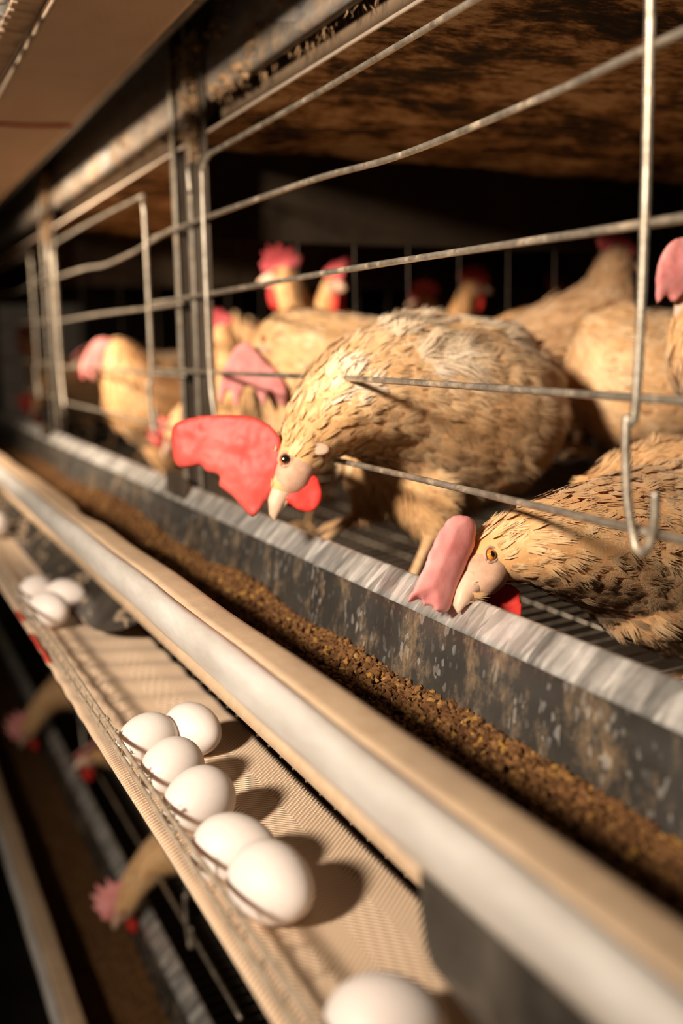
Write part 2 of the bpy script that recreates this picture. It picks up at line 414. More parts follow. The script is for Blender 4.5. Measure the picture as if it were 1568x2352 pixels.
def tufts(name, pts, size, n, mat, parent, down=0.0):
    """fuzzy clumps of dust: short tapering strands round each point"""
    V, Fc = [], []
    for p in pts:
        p = Vector(p)
        for _ in range(n):
            d = Vector(rng.standard_normal(3)).normalized(); d.z -= down; L = size * rng.uniform(.4, 1.3)
            s = p + Vector(rng.standard_normal(3)) * size * .25; sd = d.cross(Vector(rng.standard_normal(3))).normalized() * size * .07
            m_ = s + d * L * .5 + Vector(rng.standard_normal(3)) * L * .15; e = m_ + d * L * .4 + Vector(rng.standard_normal(3)) * L * .25
            b = len(V); V += [s - sd, s + sd, m_ - sd * .8, m_ + sd * .8, e]; Fc += [(b, b + 1, b + 3, b + 2), (b + 2, b + 3, b + 4)]
    return tag(link(name, mesh(name, V, Fc), mat, parent, smooth=False), kind='stuff')
def lumps(name, pts, rad, mat, parent):
    bm = bmesh.new()
    for p in pts:
        r = bmesh.ops.create_icosphere(bm, subdivisions=2, radius=1)
        s = rad * random.uniform(.5, 1.4); st = [random.uniform(.6, 1.5) for _ in range(3)]
        for v in r['verts']:
            k = 1 + .45 * noise.noise(v.co * 2.2 + Vector(p) * 300); v.co = Vector(p) + Vector([v.co[i] * s * st[i] * k for i in range(3)])
    return tag(link(name, bm_mesh(name, bm), mat, parent), kind='stuff')

def rail():
    root = empty('egg_guard_rail', (0, 0, 0)); tag(root, 'dust-covered double wire rail along the outer edge of the egg belt', 'rail')
    for (x, z, ph) in ((.1552, -.2890, 0), (.1538, -.3000, 2)):
        pts = [(x + .0008 * sin(y * 7 + ph), y, z + .0008 * sin(y * 9 + ph)) for y in frange(.1, 5.8, .05)]
        tube('long_wire', pts, .0018, M['railwire'], root, 8)
    st = None
    for i, y in enumerate(frange(.16, 2.3, .0265)):
        if st is None:
            st = mesh('stub', *tube_data([(.1554, 0, -.2875), (.1545, 0, -.294), (.1536, 0, -.3020)], .0007, 6)); st.materials.append(M['greydust'])
        o = bpy.data.objects.new('stub_wire', st); COL.objects.link(o); o.parent = root; o.location = (0, y + random.uniform(-.002, .002), random.uniform(-.0012, .0012))
    pts = [(.1556 + random.gauss(0, .0006), random.choice((random.uniform(.3, 1.6), random.uniform(.50, .80))), -.2880 + random.gauss(0, .0008)) for _ in range(46)]
    lumps('dust_lumps', [(p[0], p[1], p[2] + random.choice((0, -.01))) for p in pts], .0011, M['greydust'], root)
    tufts('dust_fuzz', pts[:45], .0032, 9, M['greydust'], root)
    return root
rail()

def slot_strip():
    root = empty('slatted_belt_edge', (0, 0, 0)); tag(root, 'dusty beige slatted edge strip along the upper egg belt', 'strip')
    x0, x1, z = .1555, .183, .3065
    me = None
    for y in frange(.75, 2.4, .0225):
        if me is None:
            o = box('slat', (x0, -.0094, z), (x1, .0094, z + .003), M['slat'], root, .0008); me = o.data
        else:
            o = bpy.data.objects.new('slat', me); COL.objects.link(o); o.parent = root
        o.location = (0, y, random.uniform(-.0005, .0005))
    tube('edge_bead', [(.1832, y, .3035) for y in frange(.7, 2.4, .1)], .0014, M['ceiledge'], root)
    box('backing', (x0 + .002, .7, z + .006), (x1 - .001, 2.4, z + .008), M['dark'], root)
    for i, (y, l) in enumerate(((1.00, .030), (1.055, .022), (1.105, .017), (1.16, .014))):
        bm = bmesh.new(); bmesh.ops.create_cube(bm, size=1)
        for v in bm.verts: v.co = Vector((.1520 - l / 2 + v.co.x * l, y + v.co.y * .016 + v.co.x * -.012, z - .002 + v.co.z * .009))
        bmesh.ops.bevel(bm, geom=bm.edges[:], offset=.003, segments=3, affect='EDGES')
        link('plastic_clip', bm_mesh('plastic_clip', bm), M['whiteplastic'], root)
slot_strip()

def cage_floor(label, off=(0, 0), y0=.1, y1=3.4, nwires=True):
    root = empty('cage_floor', (0, 0, 0)); tag(root, label, 'wire floor', 'wire cage floors')
    def z(x): return -.3205 + max(0, x - .28) * .055
    me = mesh('cross_wire', *tube_data([(x + off[0], 0, z(x) + off[1]) for x in (.2765, .30, .40, 1.75)], .0011, 6)); me.materials.append(M['dirtywire'])
    for y in frange(y0, y1, .0255):
        o = bpy.data.objects.new('cross_wire', me); COL.objects.link(o); o.parent = root; o.location = (0, y, 0)
    for x in frange(.285, 1.7, .05):
        tube('long_wire', [(x + off[0], y0, z(x) + off[1] - .0024), (x + off[0], y1 + 1.5, z(x) + off[1] - .0024)], .0012, M['dirtywire'], root, 6)
    return root
cage_floor('dark wire mesh floor under the middle tier hens, ending beside the egg belt')
cage_floor('wire mesh floor under the hens of the tier below', (-.025, -.72), .9, 3.4)

# ------------------------------------------------------------------ trays and beams over the cages
def ceil_tray(label, zoff, xoff, name='ceiling'):
    root = empty(name, (0, 0, 0)); tag(root, label, 'tray', 'manure trays over the cages', kind='structure')
    xs = frange(.402, 1.76, .03); ys = frange(.0, 2.4, .03) + frange(2.5, 6, .1); v, f = [], []; n = len(xs)
    for y in ys:
        for x in xs:
            k = min(1, (x - .402) / .06)
            v.append((x + xoff, y, .2485 + zoff - .010 * max(0, x - .45) - k * (.006 * noise.noise((x * 9, y * 6, zoff)) + .003 * noise.noise((x * 40, y * 30, 1)))))
    for i in range(len(ys) - 1):
        for j in range(n - 1): f.append((i * n + j, (i + 1) * n + j, (i + 1) * n + j + 1, i * n + j + 1))
    link('tray_underside', mesh('tray_underside', v, f), M['ceil'], root)
    box('tray_face', (.4285 + xoff, .0, .2490 + zoff), (.4325 + xoff, 6, .305 + zoff), M['trayface'], root)
    tube('tray_edge', [(.4015 + xoff, y, .2485 + zoff) for y in frange(0, 6, .25)], .0019, M['ceiledge'], root)
    box('tray_top', (.4325 + xoff, .0, .299 + zoff), (1.76 + xoff, 6, .305 + zoff), M['dark'], root, 0)
    return root
ceil_tray('brown manure-stained tray forming the roof of the middle cages', 0, 0)
ceil_tray('dark manure tray over the cages of the tier below', -.72, -.025)

BEAM = [(.4180, .430), (.4130, .375), (.4050, .3520), (.4027, .3400), (.4025, .3200), (.4025, .3020), (.4042, .2985), (.4030, .2940), (.4035, .2895), (.4065, .2865), (.4140, .2855)]
def beam():
    root = empty('cage_beam', (0, 0, 0)); tag(root, 'blue-grey galvanised beam with clinging brown dust above the cage fronts', 'beam')
    extrude_profile('rolled_profile', BEAM, frange(0, 6, .05), M['beam'], root, thick=.002)
    pts = []
    for _ in range(240):
        y = random.choice((random.uniform(.55, 1.3), random.uniform(.55, 2.3), random.gauss(1.15, .05))); j = random.uniform(0, len(BEAM) - 1.01); i = int(j); fr = j - i
        x = BEAM[i][0] * (1 - fr) + BEAM[i + 1][0] * fr; z = BEAM[i][1] * (1 - fr) + BEAM[i + 1][1] * fr
        if noise.noise((y * 7, z * 30, 4)) > -.02: pts.append((x - .0015, y, z))
    lumps('dust_lumps', pts, .0034, M['dust'], root)
    tufts('dust_fuzz', pts, .008, 9, M['dust'], root, .3)
    pts = [(.419, random.uniform(.6, 2.2), .2850) for _ in range(110)]
    tufts('hanging_dust', pts, .009, 5, M['dust'], root, 1.1)
beam()

def post(y, label, dusty):
    root = empty('cage_post', (.40, y, -.20)); tag(root, label, 'post', 'upright posts between cages')
    z0, z1 = -.205, .45
    def b(n, lo, hi, m=M['post']):
        o = box(n, (lo[0] - .40, lo[1], lo[2] + .20), (hi[0] - .40, hi[1], hi[2] + .20), m, root); return o
    b('web_plate', (.3980, -.095, z0 + .06), (.4000, -.030, z1))
    b('channel_back', (.408, -.035, z0), (.410, .047, z1), M['dark'])  # darker colour stands in for shade inside the groove
    for yy in (-.032, .034):
        b('flange', (.3962, yy, z0), (.408, yy + .003, z1))
        b('flange_lip', (.3944, yy - .006, z0), (.3962, yy + .008, z1), M['wire'])  # paler metal puts the lit edge of the flange into the colour
    b('foot_bracket', (.3680, -.050, z0 - .004), (.3705, .040, z0 + .040))
    if dusty:
        pts = [(.3970 - .40 - random.uniform(0, .006), random.gauss(-.055, .018), random.uniform(.23, .36) + .20) for _ in range(60)]
        lumps('dust_lumps', pts, .0026, M['dust'], root); tufts('dust_fuzz', pts, .013, 10, M['dust'], root, .6)
    return root
post(1.305, 'nearest upright double-flanged cage post with brown dust hanging at its top', True)
post(2.335, 'second upright cage post, blurred at the left', True)
post(3.37, 'farthest upright cage post at the left edge', False)

# ------------------------------------------------------------------ wire fronts
WZ = [.2160, .1480, .0600, -.0330, -.1065]
RW = .0026
def door(ya, yb, label, over=.245, rounded=True, x=D, dz=0):
    """sliding wire gate from ya (near) to yb (far)"""
    root = empty('cage_gate', (x, ya, dz + WZ[4])); tag(root, label, 'cage gate', 'wire gates of the cages')
    def L(p): return (p[0] - x, p[1] - ya, p[2] - WZ[4])
    def wire(name, pts, r=RW): return tube(name, [L(p) for p in pts], r, M['wire'], root, 10)
    # uprights: near one with a hooked foot, far one with a rounded top
    hook = [(x - .004, ya + .004, .30), (x - .004, ya, .10), (x - .004, ya + .003, -.035), (x - .0075, ya + .006, -.045), (x - .0075, ya + .004, -.085), (x - .006, ya - .001, -.111), (x - .006, ya - .006, -.117), (x - .006, ya - .0125, -.113), (x - .006, ya - .0165, -.100), (x - .006, ya - .0165, -.082)]
    if rounded: hook = [(x, ya + .03, WZ[0] + .0005), (x, ya + .016, WZ[0] - .0005), (x - .004, ya + .004, WZ[0] - .012), (x - .004, ya, WZ[0] - .035)] + hook[1:]
    wire('upright', catmull(hook, 8), RW * 1.05)
    top = [(x, yb - .03, WZ[0] + .0005), (x, yb - .016, WZ[0] - .0005), (x - .004, yb - .004, WZ[0] - .012), (x - .0045, yb, WZ[0] - .035), (x - .0045, yb, .05), (x - .0045, yb - .002, -.035), (x - .005, yb - .012, -.075), (x - .006, yb - .03, -.113)]
    wire('upright', catmull(top, 8), RW * 1.05)
    for i, z in enumerate(WZ):
        if i == 0: pts = [(x, ya + (.02 if rounded else -.2), z + (0 if rounded else .012)), (x, (ya + yb) / 2, z + .002), (x, yb + .02, z)]
        elif i == 1: pts = [(x, ya - .12, z + .008), (x, ya + .01, z + .001), (x, ya + .10, z - .004), (x, ya + .28, z - .008), (x, ya + .45, z - .002), (x, yb, z), (x, yb + over, z)]
        elif i < 4: pts = [(x, ya - .15, z), (x, ya, z), (x, (ya + yb) / 2, z + .002), (x, yb, z), (x, yb + over + .02, z)]
        else: pts = [(x, ya - .2, z), (x, ya, z), (x, (ya + yb) / 2, z + .001), (x, yb, z)]
        if i in (1, 2, 3): pts = [pts[0], pts[1]] + pts[2:]
        wire('bar', catmull(pts, 10))
    wire('hanger', catmull([(x + .004, yb + .07, WZ[0] + .004), (x - .004, yb + .055, WZ[0] - .004), (x - .004, yb + .05, WZ[0] - .035)], 5))
    return root
door(.438, 1.19, 'nearest wire cage gate, with the hooked upright at the right', rounded=False)
door(1.455, 2.18, 'second wire cage gate, beyond the nearest post', x=D - .0005, dz=-.0065)
door(2.475, 3.2, 'blurred third wire cage gate at the left edge', over=.1)
door(1.3, 2.05, 'dim wire gate of the tier below, seen under the egg belt', x=D - .025, dz=-.72)

# ------------------------------------------------------------------ partitions between cages
def partition(y, label, zt=.252, zb=.133, off=(0, 0)):
    root = empty('cage_partition', (.41 + off[0], y, -.29 + off[1])); tag(root, label, 'partition', 'partitions between cages')
    o = box('panel', (.0, -.002, zb + .29), (1.36, .002, zt + .29), M['panel'], root)
    me = mesh('grid_wire', *tube_data([(0, 0, .0), (0, 0, zb + .29)], .0007, 6)); me.materials.append(M['post'])
    for x in frange(.06, 1.33, .085):
        g = bpy.data.objects.new('grid_wire', me); COL.objects.link(g); g.parent = root; g.location = (x, 0, 0)
    for z in (.10, .26): tube('grid_bar', [(0, .003, z), (1.36, .003, z)], .0009, M['dirtywire'], root, 6)
    return root
partition(1.31, 'grimy solid-topped partition at the far end of the nearest cage')
partition(2.34, 'grimy partition at the far end of the second cage')
partition(3.37, 'grimy partition at the far end of the third cage')

# ------------------------------------------------------------------ egg guards of clear plastic
def guard(pts, label, mat=None):
    """flexible plastic sheet hanging from the trough front down to the belt"""
    c = sum((Vector(p) for p in pts), Vector()) / len(pts)
    me = mesh('egg_guard', pts, [tuple(range(len(pts)))])
    o = link('egg_guard', me, mat or M['flap'], smooth=False); m = o.modifiers.new('t', 'SOLIDIFY'); m.thickness = .0012
    tag(o, label, 'plastic guard', 'plastic egg guards'); return o
def gp(y, k, lean=.036): return (.2520 - lean * k, y, -.288 - .0275 * k)
guard([gp(1.045, 0), gp(1.065, .45), gp(1.09, .72), gp(1.12, .9), gp(1.165, 1), gp(1.40, 1), gp(1.72, 1), gp(1.80, .6), gp(1.88, 0)], 'scratched dark plastic egg guard hanging beside the far eggs')
guard([gp(1.90, 0), gp(1.82, .6), gp(1.76, 1), gp(2.5, 1), gp(2.55, 0)], 'clear plastic egg guard at the left edge of the picture')
def gn(y, z): return (.2045 - max(0, -.222 - z) * .16, y, z)
guard([gn(.362, -.222), gn(.357, -.242), gn(.349, -.255), gn(.342, -.260), gn(.25, -.268), gn(.06, -.272), gn(.06, -.222)], 'dark blurred plastic egg guard in the near right corner under the trough rim', M['flapdark'])

# ------------------------------------------------------------------ eggs
def egg_mesh():
    v, f = [], []; n, m = 32, 24
    for i in range(1, n):
        a = pi * i / n; zz = -cos(a); r = sin(a) * (1 - .13 * zz - .02 * zz * zz)
        for k in range(m): v.append((r * cos(2 * pi * k / m), r * sin(2 * pi * k / m), zz * 1.24 + .03))
    b = len(v); v += [(0, 0, -1.21), (0, 0, 1.27)]
    for i in range(n - 2):
        for k in range(m): f.append((i * m + k, i * m + (k + 1) % m, (i + 1) * m + (k + 1) % m, (i + 1) * m + k))
    for k in range(m):
        f.append((b, (k + 1) % m, k)); f.append((b + 1, (n - 2) * m + k, (n - 2) * m + (k + 1) % m))
    return mesh('egg', v, f)
EM = egg_mesh(); EM.materials.append(M['egg']); EM.polygons.foreach_set('use_smooth', [True] * len(EM.polygons))
def egg(x, y, az, tilt, label, r=.0216, zz=None):
    o = bpy.data.objects.new('egg', EM); COL.objects.link(o)
    o.rotation_euler = (radians(90 + tilt), 0, radians(az)); o.scale = (r, r, r)
    o.location = (x, y, (belt_z(x, y) + r * 1.0) if zz is None else zz)
    return tag(o, label, 'egg', 'white eggs on the belt')
egg(.1875, .502, 20, 4, 'nearest whole white egg, front one of the pair on the herringbone belt', .0224)
egg(.1822, .551, 55, -2, 'white egg partly hidden behind the nearest whole egg', .0214)
egg(.1830, .624, -62, 3, 'white egg third from the near end of the row, beside a clump of dust', .0222)
egg(.1822, .686, -50, 2, 'white egg fourth from the near end of the row', .0218)
egg(.1812, .750, -70, 0, 'white egg at the far left of the front group, against the rail', .0210)
egg(.2200, .757, 25, 2, 'white egg standing apart on the inner side of the front group', .0212)
egg(.1870, .365, 75, 0, 'large white egg cut off by the bottom edge of the picture', .0225)
egg(.1800, 1.188, 30, 0, 'nearest of the three blurred far eggs beside the plastic guard', .0216)
egg(.1805, 1.286, -40, 0, 'leftmost of the three blurred far eggs by the rail', .0214)
egg(.2120, 1.262, 60, 0, 'rear right egg of the three blurred far eggs, touching the plastic guard', .0208)
egg(.2000, 1.83, 10, 0, 'dim egg behind clear plastic at the left edge', .0216)

# ------------------------------------------------------------------ hens
def chain_spheres(bm, pts, sub=2):
    P = catmull(pts, 8); tot = 0; last = None; out = []
    for q in P:
        p = Vector(q[:3]); r = max(.003, q[3])
        if last is None or (p - last[0]).length > .22 * min(r, last[1]):
            res = bmesh.ops.create_icosphere(bm, subdivisions=sub, radius=r)
            for v in res['verts']: v.co += p
            last = (p, r)
    return P
def plumage(body, spine, n, mat, parent, bald=(), size=1.0, neck_from=None, fluff=0.0, seed=1, name='plumage', barbs=9, bw=1.0, only=None):
    """thousands of small overlapping feathers lying tailwards over the body mesh"""
    g = np.random.default_rng(seed)
    me = body; np_ = len(me.polygons); ar = np.zeros(np_); me.polygons.foreach_get('area', ar)
    ce = np.zeros(np_ * 3); me.polygons.foreach_get('center', ce); ce = ce.reshape(-1, 3)
    no = np.zeros(np_ * 3); me.polygons.foreach_get('normal', no); no = no.reshape(-1, 3)
    idx = g.choice(np_, n, p=ar / ar.sum()); C = ce[idx] + g.normal(0, .0015, (n, 3)); N = no[idx]
    S = np.array(spine)[:, :3]; R_ = np.array(spine)[:, 3]; T = np.gradient(S, axis=0); T /= np.linalg.norm(T, axis=1)[:, None] + 1e-9
    d2 = ((C[:, None] - S[None]) ** 2).sum(2) / (R_[None] ** 2 + 1e-6); k = d2.argmin(1)
    # spine runs head -> tail, so +T points tailwards
    kk = np.clip(k + 1, 0, len(S) - 1)
    fl = T[kk] + g.normal(0, .11 + .12 * fluff, (n, 3)); fl[:, 2] -= .12
    fl -= N * (fl * N).sum(1)[:, None]; fl /= np.linalg.norm(fl, axis=1)[:, None] + 1e-9
    keep = np.ones(n, bool)
    if only: keep = np.any([((C - np.array(c)) ** 2).sum(1) < r * r for c, r in only], axis=0)
    for (c, r) in bald: keep &= ((C - np.array(c)) ** 2).sum(1) > r * r
    C, N, fl, k = C[keep], N[keep], fl[keep], k[keep]; n = len(C)
    B = np.cross(N, fl)
    rl = R_[k]; L = np.clip(.19 * rl + .010, .006, .030) * g.uniform(.7, 1.35, n) * size
    W = L * g.uniform(.10, .19, n)
    lift = g.uniform(.0, .035, n) + fluff * g.random(n) ** 6 * .9
    curl = g.uniform(.0, .10, n) + lift * .7
    # every feather is a fan of fine barbs lying along the shaft
    K = barbs; fan = np.linspace(-1, 1, K)
    C = np.repeat(C, K, 0); N = np.repeat(N, K, 0); fl0 = np.repeat(fl, K, 0); B0 = np.repeat(B, K, 0); kk = np.tile(fan, n)
    L2 = np.repeat(L, K) * (1 - .28 * kk ** 2) * g.uniform(.75, 1.15, n * K); W2 = np.repeat(W, K); lift = np.repeat(lift, K); curl = np.repeat(curl, K); sway = np.repeat(sway if False else g.normal(0, .15, n), K)
    m = n * K; d = fl0 + B0 * (kk * .22 + g.normal(0, .06, m))[:, None]; d /= np.linalg.norm(d, axis=1)[:, None]; Bb = np.cross(N, d)
    P0 = C + B0 * (kk * W2 * .75)[:, None]
    hw = g.uniform(.00035, .0008, m) * bw
    ss = [0, .45, 1.0]; ww = [.8, 1.0, .12]
    V = np.zeros((m, 3, 2, 3)); NS = np.zeros((m, 3, 2, 3))
    for i, (s, wv) in enumerate(zip(ss, ww)):
        mid = P0 + d * (L2 * s)[:, None] + N * (L2 * (lift * s - curl * s * s) + .0005)[:, None] + Bb * (L2 * (sway + kk * -.10) * s * s)[:, None]
        V[:, i, 0] = mid - Bb * (hw * wv)[:, None]; V[:, i, 1] = mid + Bb * (hw * wv)[:, None]
        nn = N + d * (.10 * s) + Bb * (kk * .14)[:, None]; nn /= np.linalg.norm(nn, axis=1)[:, None]; NS[:, i, 0] = nn; NS[:, i, 1] = nn
    q = np.array([(2, 3, 1, 0), (4, 5, 3, 2)])
    Fc = (q[None] + (np.arange(m) * 6)[:, None, None]).reshape(-1, 4)
    fm = bpy.data.meshes.new(name); V = V.reshape(-1, 3)
    fm.vertices.add(len(V)); fm.vertices.foreach_set('co', V.ravel().astype(np.float32))
    fm.loops.add(Fc.size); fm.loops.foreach_set('vertex_index', Fc.ravel().astype(np.int32))
    fm.polygons.add(len(Fc)); fm.polygons.foreach_set('loop_start', (np.arange(len(Fc)) * 4).astype(np.int32)); fm.update(calc_edges=True)
    patch = np.array([noise.noise(Vector(c) * 18) for c in C[::K]]) * .26
    tone = (np.repeat(np.clip(g.normal(.52, .09, n) + patch, 0, 1), K) + g.normal(0, .06, m))[:, None] + np.array([-.12, .0, .12])[None]
    a = fm.attributes.new('tone', 'FLOAT', 'POINT'); a.data.foreach_set('value', np.repeat(tone, 2, axis=1).ravel().astype(np.float32))
    o = link(name, fm, mat, parent)
    fm.normals_split_custom_set_from_vertices(NS.reshape(-1, 3))
    return tag(o, kind='stuff')
def blade(name, outline, nrm, thick, mat, parent, voxel=.0022, bulge=0.0, bend=None, smooth=5):
    """fleshy sheet (comb, wattle) with the outline given, thick in the middle and rounded at the rim"""
    P = [Vector(p) for p in outline]; nrm = Vector(nrm).normalized()
    P = [Vector(p[:3]) for p in catmull([tuple(p) for p in P], 3)] if len(P) < 40 else P
    bm = bmesh.new()
    a = [bm.verts.new(p - nrm * thick / 2) for p in P]; b = [bm.verts.new(p + nrm * thick / 2) for p in P]; n = len(P)
    bm.faces.new(a[::-1]); bm.faces.new(b)
    for i in range(n): bm.faces.new((a[i], a[(i + 1) % n], b[(i + 1) % n], b[i]))
    bmesh.ops.triangulate(bm, faces=[f for f in bm.faces if len(f.verts) > 4])
    bmesh.ops.recalc_face_normals(bm, faces=bm.faces[:])
    me = organic(bm, voxel, smooth, .6)
    if bulge:
        A = np.array([tuple(p) for p in P]); c0 = A.mean(0); nn = np.array(nrm)
        Q = np.array([tuple(v.co) for v in me.vertices]); side = (Q - c0) @ nn; Qp = Q - side[:, None] * nn; Ap = A - ((A - c0) @ nn)[:, None] * nn
        S0, S1 = Ap, np.roll(Ap, -1, axis=0); E = S1 - S0; t = np.clip(((Qp[:, None] - S0[None]) * E[None]).sum(2) / ((E ** 2).sum(1)[None] + 1e-12), 0, 1)
        dd = np.sqrt((((S0[None] + t[..., None] * E[None]) - Qp[:, None]) ** 2).sum(2).min(1)); dm = dd.max()
        vn = np.array([tuple(v.normal) for v in me.vertices]) @ nn
        for v, d_, s_ in zip(me.vertices, dd, vn): v.co = v.co + nrm * (bulge * (d_ / dm) ** .6 * (1 if s_ > 0 else -1) * min(1, abs(s_) * 1.5))
    if bend:
        for v in me.vertices: v.co = bend(v.co)
    for v in me.vertices:
        k = noise.noise(v.co * 60) * thick * .22 + noise.noise(v.co * 150) * thick * .06
        v.co = v.co + nrm * k
    return link(name, me, mat, parent)
def ellip(name, c, axes, radii, mat, parent, sub=3):
    bm = bmesh.new(); bmesh.ops.create_icosphere(bm, subdivisions=sub, radius=1)
    A = [Vector(a).normalized() for a in axes]
    for v in bm.verts: v.co = Vector(c) + A[0] * v.co.x * radii[0] + A[1] * v.co.y * radii[1] + A[2] * v.co.z * radii[2]
    return link(name, bm_mesh(name, bm), mat, parent)
def head_parts(root, c, f, u, r=.021, comb=None, combmat='combred', tilt=.0, comb_n=None, wattle=True, beak_len=1.0, eyes=(1, -1), comb_h=1.0, skin=True, wattles=None, fs=1.0, bulge=.002, pupil=.0027):
    """beak, eyes, bare face, lobes, comb and wattles; c head centre, f beak direction, u towards the comb"""
    c = Vector(c); f = Vector(f).normalized(); u = Vector(u); u = (u - f * u.dot(f)).normalized(); s = u.cross(f).normalized(); k = r / .021
    def q(a, b, d): return c + (f * (a * fs if a > 0 else a) + u * b + s * d) * k
    # beak: upper and lower mandible
    ub = [(q(.010, .001, 0), .0120), (q(.022, .0008, 0), .0098), (q(.032, -.0002, 0), .0072), (q(.0395 * beak_len, -.0026, 0), .0038), (q(.0425 * beak_len, -.0052, 0), .0008)]
    lb = [(q(.012, -.0075, 0), .0072), (q(.024, -.0055, 0), .0056), (q(.033, -.0040, 0), .0036), (q(.0378, -.0040, 0), .0014)]
    b = tube('beak', [p for p, _ in ub], [x * k for _, x in ub], M['beak'], root, 12)
    tube('lower_mandible', [p for p, _ in lb], [x * k for _, x in lb], M['beak'], b, 10)
    ellip('nostril', q(.0235, .0035, .0072), (f, u, s), (.0028 * k, .0011 * k, .0012 * k), M['pupil'], b, 2)
    if skin:
        fc = ellip('bare_face', q(.0085, -.0020, 0), (f, u, s), (.0168 * k * fs, .0168 * k, .0190 * k), M['skin'], root)
        for v in fc.data.vertices: v.co += (v.co - c).normalized() * .0011 * noise.noise(v.co * 240)
    for e in eyes:
        ep = q(.0066, .0080, .0168 * e)
        ey = ellip('eye', ep, (f, u, s), (.0046 * k, .0044 * k, .0034 * k), M['iris'], root, 2)
        ellip('pupil', ep + s * e * .0017 * k, (f, u, s), (pupil * k, pupil * k, .0022 * k), M['pupil'], ey, 2)
        pts = [ep + (f * cos(t) * .0058 + u * sin(t) * .0053 + s * e * .0006) * k for t in np.linspace(0, 2 * pi, 17)]
        tube('eyelid', pts, .0011 * k, M['skin'], root, 6)
        lb_ = ellip('ear_lobe', q(-.0120, -.0125, .0132 * e), (f * .5 + u, f - u * .5, s + u * -.3), (.0078 * k, .0050 * k, .0020 * k), M['lobe'], root)
    if comb is None:
        o2 = [(-.030, .013), (-.036, .030), (-.026, .034), (-.028, .050), (-.014, .042), (-.010, .060), (.001, .045), (.008, .060), (.014, .043), (.023, .050), (.024, .033), (.032, .030), (.031, .014), (.024, .009), (.0, .014), (-.018, .012)]
        pts = [q(a, .012 + (b - .012) * comb_h, 0) for a, b in o2]
        def bend(p):
            h = max(0., (p - c).dot(u) - .016 * k); return p + s * tilt * h * h * 22 - u * h * abs(tilt) * .25
        blade('comb', pts, s, .0075 * k, M[combmat], root, .0024, bend=bend)
    elif comb:
        blade('comb', comb, comb_n or s, .0075 * k, M[combmat], root, .0020, bulge=bulge)
    if wattles is not None:
        for wp in wattles: blade('wattle', wp, s + f * .1, .0062 * k, M['wattle'], root, .0020)
    elif wattle:
        dn = (Vector((0, 0, -1)) * .7 - u * .5).normalized()
        for e in (1, -1):
            b0 = q(.014, -.014, .006 * e); g_ = f
            o2 = [(-.009, -.003), (.009, -.003), (.012, .012), (.010, .026), (.002, .034), (-.007, .028), (-.011, .014)]
            blade('wattle', [b0 + (g_ * a + dn * b_) * k for a, b_ in o2], s + g_ * .1 * e, .005 * k, M['wattle'], root, .0024)
def leg(root, hip, ankle, foot, fdir, mat='shank', r=.0062):
    hip, ankle, foot = Vector(hip), Vector(ankle), Vector(foot); fd = Vector(fdir); fd.z = 0; fd.normalize(); sd = Vector((-fd.y, fd.x, 0))
    parts = [([hip, hip.lerp(ankle, .6), ankle], [r * 1.5, r * 1.25, r * 1.15]), ([ankle, ankle.lerp(foot, .3), ankle.lerp(foot, .8), foot], [r * 1.15, r * .85, r * .85, r])]
    for a, l in ((-.45, .045), (0, .055), (.45, .045), (pi, .022)):
        d = fd * cos(a) + sd * sin(a)
        parts.append(([foot, foot + d * l * .5 + Vector((0, 0, .003)), foot + d * l * .85 - Vector((0, 0, .002)), foot + d * l - Vector((0, 0, .005))], [r * .85, r * .72, r * .55, r * .15]))
    return tubes('leg', parts, M[mat], root, 8)
def tail_fan(root, base, d, up, mat, n=9, L=.11, seed=3):
    g = random.Random(seed); V, Fc = [], []; d = Vector(d).normalized(); up = Vector(up); up = (up - d * up.dot(d)).normalized(); s = d.cross(up)
    for i in range(n):
        a = (i / (n - 1) - .5) * 1.5; dd = (d * cos(a * .5) + s * sin(a * .5) + up * (.25 - abs(a) * .35)).normalized(); l = L * g.uniform(.8, 1.1)
        b0 = Vector(base) + s * a * .022; nn = dd.cross(s).normalized() + s * a * .8; wv = dd.cross(nn).normalized(); b = len(V)
        for t, wd in ((0, .006), (.4, .013), (.8, .012), (1, .003)):
            m_ = b0 + dd * l * t - up * .012 * t * t; V += [m_ - wv * wd, m_ + nn.normalized() * .0015, m_ + wv * wd]
        for r_ in range(3):
            for c_ in range(2): Fc.append((b + r_ * 3 + c_, b + r_ * 3 + c_ + 1, b + r_ * 3 + c_ + 4, b + r_ * 3 + c_ + 3))
    me = mesh('tail', V, Fc); a = me.attributes.new('tone', 'FLOAT', 'POINT'); a.data.foreach_set('value', [.45 + .3 * ((i // 12) % 3) / 2 for i in range(len(V))])
    o = link('tail', me, M[mat], root); m = o.modifiers.new('t', 'SOLIDIFY'); m.thickness = .0012; return o
def set_tone(me, val=.42):
    a = me.attributes.new('tone', 'FLOAT', 'POINT'); a.data.foreach_set('value', [val + .25 * noise.noise(v.co * 22) for v in me.vertices])

